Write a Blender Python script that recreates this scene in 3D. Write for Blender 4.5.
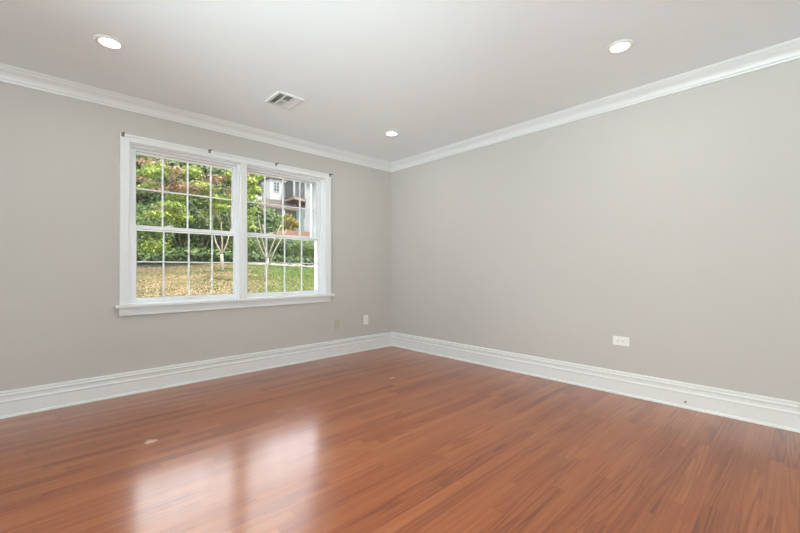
import bpy, bmesh, math, random
import numpy as np
from mathutils import Vector, Matrix

for o in list(bpy.data.objects):
    bpy.data.objects.remove(o)
scene = bpy.context.scene
C = scene.collection

# ------------------------------------------------------------------ camera
F_PX = 382.04
YAW, PITCH, ROLL = 0.756916, 0.008359, -0.002637
CAM = Vector((-3.4732, -3.8436, 1.0235))
fwd = Vector((math.sin(YAW) * math.cos(PITCH), math.cos(YAW) * math.cos(PITCH), math.sin(PITCH)))
rgt = Vector((math.cos(YAW), -math.sin(YAW), 0))
upv = rgt.cross(fwd)
R_ = rgt * math.cos(ROLL) + upv * math.sin(ROLL)
U_ = upv * math.cos(ROLL) - rgt * math.sin(ROLL)
cam_d = bpy.data.cameras.new('camera')
cam_d.sensor_width = 36.0
cam_d.lens = F_PX / 800 * 36
cam_d.clip_start, cam_d.clip_end = 0.02, 400
cam = bpy.data.objects.new('camera', cam_d)
C.objects.link(cam)
M = Matrix((R_, U_, -fwd)).transposed().to_4x4()
M.translation = CAM
cam.matrix_world = M
scene.camera = cam

# ------------------------------------------------------------------ sky, sun, added fill lights, exposure
world = bpy.data.worlds.new('sky')
scene.world = world
world.use_nodes = True
wt = world.node_tree
wt.nodes.clear()
w_out = wt.nodes.new('ShaderNodeOutputWorld')
w_bg = wt.nodes.new('ShaderNodeBackground')
w_tc = wt.nodes.new('ShaderNodeTexCoord')
w_no = wt.nodes.new('ShaderNodeTexNoise')
w_no.inputs['Scale'].default_value = 3.0
w_no.inputs['Detail'].default_value = 5
w_cr = wt.nodes.new('ShaderNodeValToRGB')
w_cr.color_ramp.elements[0].position = 0.3
w_cr.color_ramp.elements[0].color = (0.74, 0.84, 1.0, 1)
w_cr.color_ramp.elements[1].position = 0.55
w_cr.color_ramp.elements[1].color = (1.0, 0.98, 0.95, 1)
wt.links.new(w_tc.outputs['Generated'], w_no.inputs['Vector'])
wt.links.new(w_no.outputs['Fac'], w_cr.inputs['Fac'])
wt.links.new(w_cr.outputs['Color'], w_bg.inputs['Color'])
wt.links.new(w_bg.outputs[0], w_out.inputs['Surface'])
SKY_STRENGTH = 6.0
w_bg.inputs['Strength'].default_value = SKY_STRENGTH

sun_d = bpy.data.lights.new('sun', 'SUN')
sun_d.energy = 10.0
sun_d.angle = math.radians(1.5)
sun_d.color = (1.0, 0.93, 0.82)
sun = bpy.data.objects.new('sun', sun_d)
C.objects.link(sun)
sun.rotation_euler = Vector((-0.18, 0.62, -0.95)).to_track_quat('-Z', 'Y').to_euler()

X_L, Y_B, H = -5.2, -5.4, 2.44        # left wall, back wall, ceiling height
LW = (-5.10, -2.10, 0.35, 2.25)       # added left window opening y0,y1,z0,z1 (outside the picture)
BW = (-5.0, -3.4, 0.35, 2.25)        # added back window opening x0,x1,z0,z1 (outside the picture)
def fill_light(name, size, loc, rotz, energy, tilt):
    d = bpy.data.lights.new(name, 'AREA')
    d.shape = 'RECTANGLE'
    d.size, d.size_y = size
    d.energy = energy
    d.color = (0.69, 0.92, 1.0)
    o = bpy.data.objects.new(name, d)
    C.objects.link(o)
    o.location = loc
    o.rotation_euler = (math.radians(90 + tilt), 0, rotz)
# unseen up-tilted fill lights, added outside the windows to brighten the room
fill_light('left_fill_light', (LW[1] - LW[0], 1.9), (X_L - 1.15, (LW[0] + LW[1]) / 2, 0.15), math.radians(-90), 430, 50)
fill_light('back_fill_light', (BW[1] - BW[0], 1.9), ((BW[0] + BW[1]) / 2, Y_B - 1.15, 0.15), 0.0, 245, 50)

LAMP_POWER = 2.7
scene.view_settings.view_transform = 'Standard'
scene.view_settings.look = 'None'
scene.view_settings.exposure = 0.10
scene.view_settings.gamma = 1.0
scene.view_settings.use_curve_mapping = False

# ------------------------------------------------------------------ helpers
def tag(o, label=None, cat=None, group=None, kind=None):
    if label: o['label'] = label
    if cat: o['category'] = cat
    if group: o['group'] = group
    if kind: o['kind'] = kind
    return o

def empty(name, loc=(0, 0, 0), rot=(0, 0, 0)):
    o = bpy.data.objects.new(name, None)
    o.empty_display_size = 0.1
    C.objects.link(o)
    o.location = loc
    o.rotation_euler = rot
    return o

def obj(name, bm, mat, parent=None, smooth=False, bevel=0):
    me = bpy.data.meshes.new(name)
    bmesh.ops.recalc_face_normals(bm, faces=bm.faces)
    bm.to_mesh(me)
    bm.free()
    o = bpy.data.objects.new(name, me)
    C.objects.link(o)
    if isinstance(mat, (list, tuple)):
        for m_ in mat: me.materials.append(m_)
    else:
        me.materials.append(mat)
    if smooth:
        me.polygons.foreach_set('use_smooth', [True] * len(me.polygons))
    if parent: o.parent = parent
    if bevel:
        b = o.modifiers.new('bevel', 'BEVEL')
        b.width = bevel; b.segments = 2; b.limit_method = 'ANGLE'; b.angle_limit = math.radians(40)
    return o

def struct(o):
    o['kind'] = 'structure'
    return o

def box(bm, x0, x1, y0, y1, z0, z1, mi=0, mat=None):
    vs = [bm.verts.new(p) for p in ((x0,y0,z0),(x1,y0,z0),(x1,y1,z0),(x0,y1,z0),(x0,y0,z1),(x1,y0,z1),(x1,y1,z1),(x0,y1,z1))]
    if mat is not None:
        for v in vs: v.co = mat @ v.co
    for f in ((3,2,1,0),(4,5,6,7),(0,1,5,4),(1,2,6,5),(2,3,7,6),(3,0,4,7)):
        bm.faces.new([vs[i] for i in f]).material_index = mi
    return vs

def frame(bm, x0, x1, z0, z1, wl, wr, wb, wt_, y0, y1):
    """rectangular frame in the xz plane with mitre-free members"""
    box(bm, x0, x0 + wl, y0, y1, z0, z1)
    box(bm, x1 - wr, x1, y0, y1, z0, z1)
    box(bm, x0 + wl, x1 - wr, y0, y1, z0, z0 + wb)
    box(bm, x0 + wl, x1 - wr, y0, y1, z1 - wt_, z1)

def tube(bm, pts, radii, n=8, cap=True):
    rings = []
    pts = [Vector(p) for p in pts]
    for i, p in enumerate(pts):
        d = (pts[min(i + 1, len(pts) - 1)] - pts[max(i - 1, 0)]).normalized()
        a = d.orthogonal().normalized(); b = d.cross(a)
        if i and True:
            # keep rings aligned
            pa = rings[-1][1]
            a = (pa - d * pa.dot(d)).normalized(); b = d.cross(a)
        r = radii[i] if not isinstance(radii, (int, float)) else radii
        ring = [bm.verts.new(p + (a * math.cos(2 * math.pi * k / n) + b * math.sin(2 * math.pi * k / n)) * r) for k in range(n)]
        rings.append((ring, a))
    for i in range(len(rings) - 1):
        A, B = rings[i][0], rings[i + 1][0]
        for k in range(n):
            bm.faces.new((A[k], A[(k + 1) % n], B[(k + 1) % n], B[k]))
    if cap:
        bm.faces.new(rings[0][0][::-1]); bm.faces.new(rings[-1][0])

def lathe(bm, prof, n=40, center=(0, 0, 0), axis='z'):
    """prof: list of (r, h); closes ends at r=0"""
    cx, cy, cz = center
    rings = []
    def P(r, h, t):
        a, b = r * math.cos(t), r * math.sin(t)
        return {'z': (cx + a, cy + b, cz + h), 'y': (cx + a, cy + h, cz + b), 'x': (cx + h, cy + a, cz + b)}[axis]
    for r, h in prof:
        if r < 1e-6: rings.append([bm.verts.new(P(0, h, 0))])
        else: rings.append([bm.verts.new(P(r, h, 2 * math.pi * k / n)) for k in range(n)])
    for A, B in zip(rings, rings[1:]):
        for k in range(n):
            k2 = (k + 1) % n
            if len(A) == 1 and len(B) == 1: continue
            if len(A) == 1: bm.faces.new((A[0], B[k], B[k2]))
            elif len(B) == 1: bm.faces.new((A[k], A[k2], B[0]))
            else: bm.faces.new((A[k], A[k2], B[k2], B[k]))

def prism(bm, poly, axis, a0, a1):
    """extrude a 2-D polygon along an axis; poly in the other two coordinates (order x,y,z minus axis)"""
    def P(u, v, w):
        return {'x': (w, u, v), 'y': (u, w, v), 'z': (u, v, w)}[axis]
    A = [bm.verts.new(P(u, v, a0)) for u, v in poly]
    B = [bm.verts.new(P(u, v, a1)) for u, v in poly]
    n = len(poly)
    for i in range(n):
        bm.faces.new((A[i], A[(i + 1) % n], B[(i + 1) % n], B[i]))
    bm.faces.new(A[::-1]); bm.faces.new(B)

def at(px, py, Y):
    """the world point where the sight line through a picture point meets the upright plane y = Y"""
    d = fwd * F_PX + R_ * (px - 400) - U_ * (py - 266.5)
    return CAM + d * ((Y - CAM.y) / d.y)

# ------------------------------------------------------------------ materials
class NT:
    def __init__(s, name):
        s.m = bpy.data.materials.new(name); s.m.use_nodes = True
        s.t = s.m.node_tree; s.t.nodes.clear()
        s.out = s.t.nodes.new('ShaderNodeOutputMaterial')
    def n(s, typ, **kw):
        nd = s.t.nodes.new('ShaderNode' + typ)
        for k, v in kw.items():
            if k.startswith('i_'): nd.inputs[k[2:].replace('_', ' ')].default_value = v
            else: setattr(nd, k, v)
        return nd
    def l(s, a, b): s.t.links.new(a, b)
    def math(s, op, a, b=None, c=None):
        nd = s.n('Math', operation=op)
        for i, v in enumerate((a, b, c)):
            if v is None: continue
            if hasattr(v, 'links') or hasattr(v, 'is_linked'): s.l(v, nd.inputs[i])
            else: nd.inputs[i].default_value = v
        return nd.outputs[0]
    def ramp(s, fac, stops):
        nd = s.n('ValToRGB')
        e = nd.color_ramp.elements
        while len(e) < len(stops): e.new(0.5)
        for el, (p, c) in zip(e, stops):
            el.position = p; el.color = (*c, 1)
        s.l(fac, nd.inputs[0])
        return nd.outputs[0]

def srgb(r, g, b):
    f = lambda c: (c / 255) / 12.92 if c / 255 <= 0.04045 else ((c / 255 + 0.055) / 1.055) ** 2.4
    return (f(r), f(g), f(b))

def paint(name, col, rough=0.5, spec=0.5, var=0.03, scale=6, bump=0.0, bscale=250, metal=0.0):
    t = NT(name)
    p = t.n('BsdfPrincipled', i_Roughness=rough, i_Metallic=metal)
    p.inputs['Specular IOR Level'].default_value = spec
    tc = t.n('TexCoord')
    no = t.n('TexNoise', i_Scale=scale, i_Detail=4.0)
    t.l(tc.outputs['Object'], no.inputs['Vector'])
    c = t.ramp(no.outputs['Fac'], [(0.3, tuple(x * (1 - var) for x in col)), (0.7, tuple(min(1, x * (1 + var)) for x in col))])
    t.l(c, p.inputs['Base Color'])
    if bump:
        nb = t.n('TexNoise', i_Scale=bscale, i_Detail=2.0)
        t.l(tc.outputs['Object'], nb.inputs['Vector'])
        bp = t.n('Bump', i_Strength=bump, i_Distance=0.002)
        t.l(nb.outputs['Fac'], bp.inputs['Height'])
        t.l(bp.outputs[0], p.inputs['Normal'])
    t.l(p.outputs[0], t.out.inputs['Surface'])
    return t.m

def floor_material():
    t = NT('oak_strip_floor')
    tc = t.n('TexCoord')
    sp = t.n('SeparateXYZ'); t.l(tc.outputs['Object'], sp.inputs[0])
    X, Y = sp.outputs[0], sp.outputs[1]
    W = 0.057
    yr = t.math('DIVIDE', Y, W)
    row = t.math('FLOOR', yr)
    fy = t.math('FRACT', yr)
    wn = t.n('TexWhiteNoise', noise_dimensions='1D'); t.l(row, wn.inputs['W'])
    rr = wn.outputs['Value']
    ln = t.math('MULTIPLY_ADD', rr, 0.5, 0.55)                 # board length of that row
    xo = t.math('MULTIPLY_ADD', rr, 37.7, X)
    xr = t.math('DIVIDE', xo, ln)
    col = t.math('FLOOR', xr)
    fx = t.math('FRACT', xr)
    cmb = t.n('CombineXYZ'); t.l(row, cmb.inputs[0]); t.l(col, cmb.inputs[1])
    wb = t.n('TexWhiteNoise', noise_dimensions='3D'); t.l(cmb.outputs[0], wb.inputs['Vector'])
    b1 = wb.outputs['Value']
    sc = t.n('SeparateColor'); t.l(wb.outputs['Color'], sc.inputs[0])
    # fine straight grain
    gv = t.n('CombineXYZ')
    t.l(t.math('MULTIPLY_ADD', b1, 31.0, t.math('MULTIPLY', X, 1.6)), gv.inputs[0])
    t.l(t.math('MULTIPLY', Y, 95.0), gv.inputs[1])
    t.l(t.math('MULTIPLY', b1, 53.0), gv.inputs[2])
    g1 = t.n('TexNoise', i_Scale=1.0, i_Detail=5.0, i_Roughness=0.65); t.l(gv.outputs[0], g1.inputs['Vector'])
    # cathedral figure: growth rings stretched along the board
    cv = t.n('CombineXYZ')
    t.l(t.math('MULTIPLY_ADD', sc.outputs[0], 17.0, t.math('MULTIPLY', X, 0.5)), cv.inputs[0])
    t.l(t.math('MULTIPLY_ADD', sc.outputs[1], 9.0, t.math('MULTIPLY', Y, 11.0)), cv.inputs[1])
    t.l(t.math('MULTIPLY', sc.outputs[2], 23.0), cv.inputs[2])
    c1 = t.n('TexNoise', i_Scale=1.6, i_Detail=0.0, i_Roughness=0.4); t.l(cv.outputs[0], c1.inputs['Vector'])
    rings = t.math('SINE', t.math('MULTIPLY', c1.outputs['Fac'], 48.0))
    ringm = t.n('MapRange', i_From_Min=-0.2, i_From_Max=1.0); t.l(rings, ringm.inputs[0])
    # broad tone drift across the floor
    d1 = t.n('TexNoise', i_Scale=0.9, i_Detail=2.0); t.l(tc.outputs['Object'], d1.inputs['Vector'])
    tone = t.math('ADD', t.math('MULTIPLY', b1, 0.32), t.math('MULTIPLY', g1.outputs['Fac'], 0.92))
    figured = t.n('MapRange', i_From_Min=0.45, i_From_Max=0.75, i_To_Min=0.04, i_To_Max=0.26); t.l(sc.outputs[1], figured.inputs[0])
    tone = t.math('SUBTRACT', tone, t.math('MULTIPLY', ringm.outputs[0], figured.outputs[0]))
    tone = t.math('ADD', tone, 0.05)
    tone = t.math('ADD', tone, t.math('MULTIPLY', t.math('SUBTRACT', d1.outputs['Fac'], 0.5), 0.35))
    base = t.ramp(tone, [(0.15, srgb(*FL_DARK)), (0.50, srgb(*FL_MID)), (0.88, srgb(*FL_LIGHT))])
    # seams
    ey = t.math('MINIMUM', fy, t.math('SUBTRACT', 1.0, fy))
    ex = t.math('MULTIPLY', t.math('MINIMUM', fx, t.math('SUBTRACT', 1.0, fx)), t.math('DIVIDE', ln, W))
    e = t.math('MINIMUM', ey, ex)
    seam = t.n('MapRange', i_From_Min=0.0, i_From_Max=0.03, i_To_Min=0.72, i_To_Max=1.0); t.l(e, seam.inputs[0])
    mx = t.n('Mix', data_type='RGBA', blend_type='MULTIPLY'); mx.inputs['Factor'].default_value = 1.0
    t.l(base, mx.inputs['A']); t.l(seam.outputs[0], mx.inputs['B'])
    colr = mx.outputs['Result']
    # two small pale spots with ragged edges
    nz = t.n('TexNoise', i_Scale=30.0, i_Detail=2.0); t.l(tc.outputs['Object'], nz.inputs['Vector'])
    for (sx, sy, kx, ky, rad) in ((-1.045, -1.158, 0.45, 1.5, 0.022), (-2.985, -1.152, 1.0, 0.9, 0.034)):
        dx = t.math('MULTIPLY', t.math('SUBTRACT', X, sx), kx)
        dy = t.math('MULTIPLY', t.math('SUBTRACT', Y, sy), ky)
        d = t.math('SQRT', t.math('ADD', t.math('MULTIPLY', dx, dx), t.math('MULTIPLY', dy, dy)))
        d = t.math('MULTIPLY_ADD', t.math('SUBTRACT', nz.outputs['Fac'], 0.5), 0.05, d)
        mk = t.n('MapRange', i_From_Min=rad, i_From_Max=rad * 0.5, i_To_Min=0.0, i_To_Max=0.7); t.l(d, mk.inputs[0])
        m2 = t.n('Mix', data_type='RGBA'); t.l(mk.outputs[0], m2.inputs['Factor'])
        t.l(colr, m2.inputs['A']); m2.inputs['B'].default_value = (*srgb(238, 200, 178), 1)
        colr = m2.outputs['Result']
    p = t.n('BsdfPrincipled')
    t.l(colr, p.inputs['Base Color'])
    p.inputs['Roughness'].default_value = FL_ROUGH
    p.inputs['Specular IOR Level'].default_value = 0.2
    p.inputs['Coat Weight'].default_value = FL_COAT
    p.inputs['Coat Roughness'].default_value = FL_COAT_ROUGH
    p.inputs['Coat IOR'].default_value = 1.8
    hgt = t.math('ADD', t.math('MULTIPLY', seam.outputs[0], 0.5), t.math('MULTIPLY', g1.outputs['Fac'], 0.10))
    cup = t.math('MULTIPLY', t.math('SUBTRACT', b1, 0.5), t.math('MULTIPLY', fy, 0.35))      # each strip sits at a slightly different tilt
    hgt = t.math('ADD', hgt, cup)
    bp = t.n('Bump', i_Strength=0.10, i_Distance=0.004); t.l(hgt, bp.inputs['Height'])
    t.l(bp.outputs[0], p.inputs['Normal']); t.l(bp.outputs[0], p.inputs['Coat Normal'])
    t.l(p.outputs[0], t.out.inputs['Surface'])
    return t.m

FL_DARK, FL_MID, FL_LIGHT = (116, 53, 20), (150, 75, 29), (177, 99, 47)
FL_ROUGH, FL_COAT, FL_COAT_ROUGH = 0.32, 0.70, 0.165

def glass_material():
    t = NT('clear_pane_glass')
    tr = t.n('BsdfTransparent'); tr.inputs[0].default_value = (0.97, 0.985, 0.975, 1)
    gl = t.n('BsdfGlossy', i_Roughness=0.0)
    fr = t.n('Fresnel', i_IOR=1.45)
    no = t.n('TexNoise', i_Scale=2.0); tc = t.n('TexCoord'); t.l(tc.outputs['Object'], no.inputs['Vector'])
    bp = t.n('Bump', i_Strength=0.02, i_Distance=0.01); t.l(no.outputs['Fac'], bp.inputs['Height']); t.l(bp.outputs[0], gl.inputs['Normal'])
    mx = t.n('MixShader'); t.l(fr.outputs[0], mx.inputs[0]); t.l(tr.outputs[0], mx.inputs[1]); t.l(gl.outputs[0], mx.inputs[2])
    t.l(mx.outputs[0], t.out.inputs['Surface'])
    return t.m

def emit(name, col, strength):
    t = NT(name)
    e = t.n('Emission'); e.inputs[0].default_value = (*col, 1); e.inputs[1].default_value = strength
    t.l(e.outputs[0], t.out.inputs['Surface'])
    return t.m

def leaf_material(name, stops, trans=0.35, rough=0.55, patch=0.0):
    t = NT(name)
    g = t.n('NewGeometry')
    fac = g.outputs['Random Per Island']
    if patch:
        tc = t.n('TexCoord'); no = t.n('TexNoise', i_Scale=1.1, i_Detail=4.0); t.l(tc.outputs['Object'], no.inputs['Vector'])
        fac = t.math('ADD', t.math('MULTIPLY', fac, 1 - patch), t.math('MULTIPLY', t.math('SUBTRACT', no.outputs['Fac'], 0.32), patch * 2.6))
    c = t.ramp(fac, stops)
    d = t.n('BsdfPrincipled', i_Roughness=rough); d.inputs['Specular IOR Level'].default_value = 0.25
    t.l(c, d.inputs['Base Color'])
    tl = t.n('BsdfTranslucent'); t.l(c, tl.inputs[0])
    mx = t.n('MixShader'); mx.inputs[0].default_value = trans
    t.l(d.outputs[0], mx.inputs[1]); t.l(tl.outputs[0], mx.inputs[2])
    t.l(mx.outputs[0], t.out.inputs['Surface'])
    return t.m

def ground_material(name, kind):
    t = NT(name)
    tc = t.n('TexCoord')
    n1 = t.n('TexNoise', i_Scale=0.8, i_Detail=5.0, i_Roughness=0.6); t.l(tc.outputs['Object'], n1.inputs['Vector'])
    n2 = t.n('TexNoise', i_Scale=14.0, i_Detail=4.0); t.l(tc.outputs['Object'], n2.inputs['Vector'])
    f = t.math('ADD', t.math('MULTIPLY', n1.outputs['Fac'], 0.7), t.math('MULTIPLY', n2.outputs['Fac'], 0.3))
    if kind == 'lawn':
        sp = t.n('SeparateXYZ'); t.l(tc.outputs['Object'], sp.inputs[0])
        gx = t.n('MapRange', i_From_Min=-1.0, i_From_Max=3.0, i_To_Min=0.12, i_To_Max=-0.12); t.l(sp.outputs[0], gx.inputs[0])  # drier to the left
        f = t.math('ADD', f, gx.outputs[0])
        c = t.ramp(f, [(0.40, (0.055, 0.075, 0.017)), (0.52, (0.10, 0.09, 0.04)), (0.64, (0.17, 0.125, 0.075))])
    else:
        c = t.ramp(f, [(0.35, (0.014, 0.017, 0.011)), (0.5, (0.028, 0.030, 0.016)), (0.65, (0.05, 0.048, 0.026))])
    p = t.n('BsdfPrincipled', i_Roughness=0.95); p.inputs['Specular IOR Level'].default_value = 0.1
    t.l(c, p.inputs['Base Color'])
    bp = t.n('Bump', i_Strength=0.8, i_Distance=0.05); t.l(n2.outputs['Fac'], bp.inputs['Height']); t.l(bp.outputs[0], p.inputs['Normal'])
    t.l(p.outputs[0], t.out.inputs['Surface'])
    return t.m

WALL = paint('warm_grey_wall_paint', srgb(199, 194, 188), 0.75, 0.3, 0.008, 1.5, 0.05, 300)
CEIL = paint('flat_white_ceiling_paint', srgb(246, 249, 250), 0.9, 0.2, 0.006, 1.2)
TRIM = paint('white_semigloss_trim', srgb(233, 233, 231), 0.35, 0.5, 0.006, 4)
VINYL = paint('white_vinyl', srgb(243, 244, 246), 0.35, 0.5, 0.006, 5)
PLATE = paint('white_plastic', srgb(240, 238, 232), 0.35, 0.5, 0.01, 8)
IVORY = paint('ivory_plastic', srgb(192, 188, 166), 0.4, 0.5, 0.01, 8)
SLOT = paint('dark_slot', srgb(70, 68, 62), 0.6, 0.3, 0.05, 30)
METAL = paint('tarnished_metal', srgb(150, 146, 136), 0.4, 0.5, 0.1, 60, metal=0.8)
DARKM = paint('dark_metal', srgb(92, 90, 84), 0.5, 0.5, 0.1, 60, metal=0.5)
DUCT = paint('dark_duct', srgb(92, 90, 86), 0.8, 0.2, 0.1, 20)
VENTW = paint('white_enamelled_steel', srgb(228, 227, 223), 0.4, 0.5, 0.01, 10)
LENS = emit('lit_lamp_lens', (1.0, 0.96, 0.90), 9.0)
GLASS = glass_material()
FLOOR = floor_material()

# ------------------------------------------------------------------ room shell
T = 0.18   # wall thickness
bm = bmesh.new(); box(bm, X_L - T, T, Y_B - T, T, -0.12, 0)
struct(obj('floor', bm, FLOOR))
bm = bmesh.new(); box(bm, X_L - T, T, Y_B - T, T, H, H + 0.15)
struct(obj('ceiling', bm, CEIL))

# window geometry (room face of the window wall is y = 0)
WX0, WX1 = -2.929, -1.050          # inner edges of the casing
MU0, MU1 = -2.014, -1.968          # mullion
UP_Y, LO_Y = (0.106, 0.136), (0.066, 0.096)   # depth of the upper and lower sashes
ZM0, ZM1 = 1.380, 1.410            # meeting rails
WZ0, WZ1 = 0.742, 2.080            # stool top, head casing bottom
def wall_with_hole(name, axis, face0, face1, a0, a1, hole):
    bm = bmesh.new()
    h0, h1, z0, z1 = hole
    for (p, q, u, v) in ((a0, h0, 0, H), (h1, a1, 0, H), (h0, h1, 0, z0), (h0, h1, z1, H)):
        if axis == 'x': box(bm, p, q, face0, face1, u, v)
        else: box(bm, face0, face1, p, q, u, v)
    bmesh.ops.remove_doubles(bm, verts=bm.verts, dist=1e-5)
    return struct(obj(name, bm, WALL))
wall_with_hole('wall_front', 'x', 0, T, X_L - T, T, (WX0 - 0.02, WX1 + 0.02, WZ0 - 0.03, WZ1 + 0.02))
wall_with_hole('wall_left', 'y', X_L - T, X_L, Y_B, 0, LW)
wall_with_hole('wall_back', 'x', Y_B - T, Y_B, X_L - T, T, BW)
bm = bmesh.new(); box(bm, 0, T, Y_B, 0, 0, H); struct(obj('wall_right', bm, WALL))

def run_moulding(name, side, prof, mat):
    """prof: closed list of (distance out of the wall, z); mitred at both room corners"""
    bm = bmesh.new()
    A, B = [], []
    for d, z in prof:
        if side == 'front':   a, b = (X_L + d, -d, z), (-d, -d, z)
        elif side == 'back':  a, b = (X_L + d, Y_B + d, z), (-d, Y_B + d, z)
        elif side == 'right': a, b = (-d, Y_B + d, z), (-d, -d, z)
        else:                 a, b = (X_L + d, Y_B + d, z), (X_L + d, -d, z)
        A.append(bm.verts.new(a)); B.append(bm.verts.new(b))
    n = len(prof)
    for i in range(n):
        bm.faces.new((A[i], A[(i + 1) % n], B[(i + 1) % n], B[i]))
    bm.faces.new(A[::-1]); bm.faces.new(B)
    return obj(name, bm, mat)

base_prof = [(0, 0), (0.017, 0), (0.017, 0.104), (0.021, 0.107), (0.0225, 0.112), (0.021, 0.117), (0.014, 0.121), (0.012, 0.127),
             (0.012, 0.146), (0.016, 0.149), (0.024, 0.151), (0.026, 0.156), (0.024, 0.161), (0.018, 0.164), (0.017, 0.168), (0.021, 0.171), (0.0215, 0.177), (0.016, 0.184), (0, 0.186)]
shoe_prof = [(0.017, 0), (0.026, 0), (0.026, 0.006), (0.0245, 0.012), (0.021, 0.016), (0.017, 0.018)]
crown_prof = [(0, 2.345), (0.012, 2.345), (0.014, 2.350), (0.014, 2.358), (0.020, 2.361), (0.0235, 2.367), (0.026, 2.374), (0.031, 2.384), (0.040, 2.395),
              (0.052, 2.404), (0.062, 2.409), (0.067, 2.414), (0.072, 2.416), (0.072, 2.421), (0.080, 2.424), (0.086, 2.430), (0.090, 2.434), (0.090, 2.4395), (0, 2.4395)]
for side in ('front', 'right', 'left', 'back'):
    b = struct(run_moulding('baseboard_' + side, side, base_prof, TRIM))
    s_ = run_moulding('shoe_moulding', side, shoe_prof, TRIM); s_.parent = b
for k, side in enumerate(('front', 'right', 'left', 'back')):
    struct(run_moulding('trim_%d' % (k + 1), side, crown_prof, TRIM))

# ------------------------------------------------------------------ twin double-hung window
win = struct(empty('window_1', ((WX0 + WX1) / 2, 0, WZ0)))
inv = Matrix.Translation(-win.location)
def wpart(name, bm, mat, parent=None, bevel=0):
    if parent is None:
        o = obj(name, bm, mat, win, bevel=bevel)
        o.matrix_parent_inverse = inv
    else:
        o = obj(name, bm, mat, parent, bevel=bevel)
    return o
CW = 0.070
# side and head casing: flat board with a raised backband on the outer edge
bm = bmesh.new()
for (x0, x1, bx0, bx1) in ((WX0 - CW, WX0 - 0.006, WX0 - CW, WX0 - CW + 0.016), (WX1 + 0.006, WX1 + CW, WX1 + CW - 0.016, WX1 + CW)):
    box(bm, x0, x1, -0.019, 0, WZ0, WZ1 + 0.066)
    box(bm, bx0, bx1, -0.028, -0.019, WZ0, WZ1 + 0.066)
box(bm, WX0 - 0.006, WX1 + 0.006, -0.019, 0, WZ1 + 0.006, WZ1 + 0.066)
box(bm, WX0 - CW + 0.016, WX1 + CW - 0.016, -0.028, -0.019, WZ1 + 0.046, WZ1 + 0.066)
box(bm, WX0 - 0.006, WX1 + 0.006, -0.023, -0.019, WZ1 + 0.006, WZ1 + 0.012)
wpart('casing', bm, TRIM, bevel=0.003)
bm = bmesh.new()
box(bm, WX0 - CW - 0.034, WX1 + CW + 0.034, -0.062, 0.0, WZ0 - 0.026, WZ0)
box(bm, WX0, WX1, 0.0, 0.075, WZ0 - 0.026, WZ0)
wpart('stool', bm, TRIM, bevel=0.006)
bm = bmesh.new()
box(bm, WX0 - CW - 0.002, WX1 + CW + 0.002, -0.016, 0, WZ0 - 0.092, WZ0 - 0.026)
box(bm, WX0 - CW - 0.002, WX1 + CW + 0.002, -0.024, -0.016, WZ0 - 0.092, WZ0 - 0.078)
wpart('apron', bm, TRIM, bevel=0.003)
# jamb liner all round, the mullion post and the outside brick moulding
bm = bmesh.new()
box(bm, WX0 - 0.02, WX0, 0, 0.20, WZ0 - 0.02, WZ1 + 0.02)
box(bm, WX1, WX1 + 0.02, 0, 0.20, WZ0 - 0.02, WZ1 + 0.02)
box(bm, WX0, WX1, 0, 0.20, WZ1, WZ1 + 0.02)
box(bm, WX0, WX1, 0.075, 0.22, WZ0 - 0.04, WZ0 - 0.005)
wpart('jamb', bm, VINYL)
bm = bmesh.new()
box(bm, MU0, MU1, 0.012, 0.20, WZ0, WZ1)
box(bm, MU0 - 0.008, MU1 + 0.008, -0.012, 0.012, WZ0, WZ1 + 0.006)
wpart('mullion', bm, TRIM, bevel=0.002)
bm = bmesh.new()
for a, b in ((WX0 - 0.08, WX0 - 0.0), (WX1 + 0.0, WX1 + 0.08)):
    box(bm, a, b, T + 0.001, T + 0.035, WZ0 - 0.04, WZ1 + 0.09)
box(bm, WX0, WX1, T + 0.001, T + 0.035, WZ1 + 0.0, WZ1 + 0.09)
wpart('brick_moulding', bm, TRIM)
bm = bmesh.new()
frame(bm, WX0, WX1, ZM0, WZ1, 0.06, 0.075, 0.03, 0.03, 0.165, 0.20)
frame(bm, WX0, WX1, WZ0 - 0.004, ZM0, 0.02, 0.018, 0.02, 0.005, 0.165, 0.20)
wpart('storm_frame', bm, VINYL)

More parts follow.
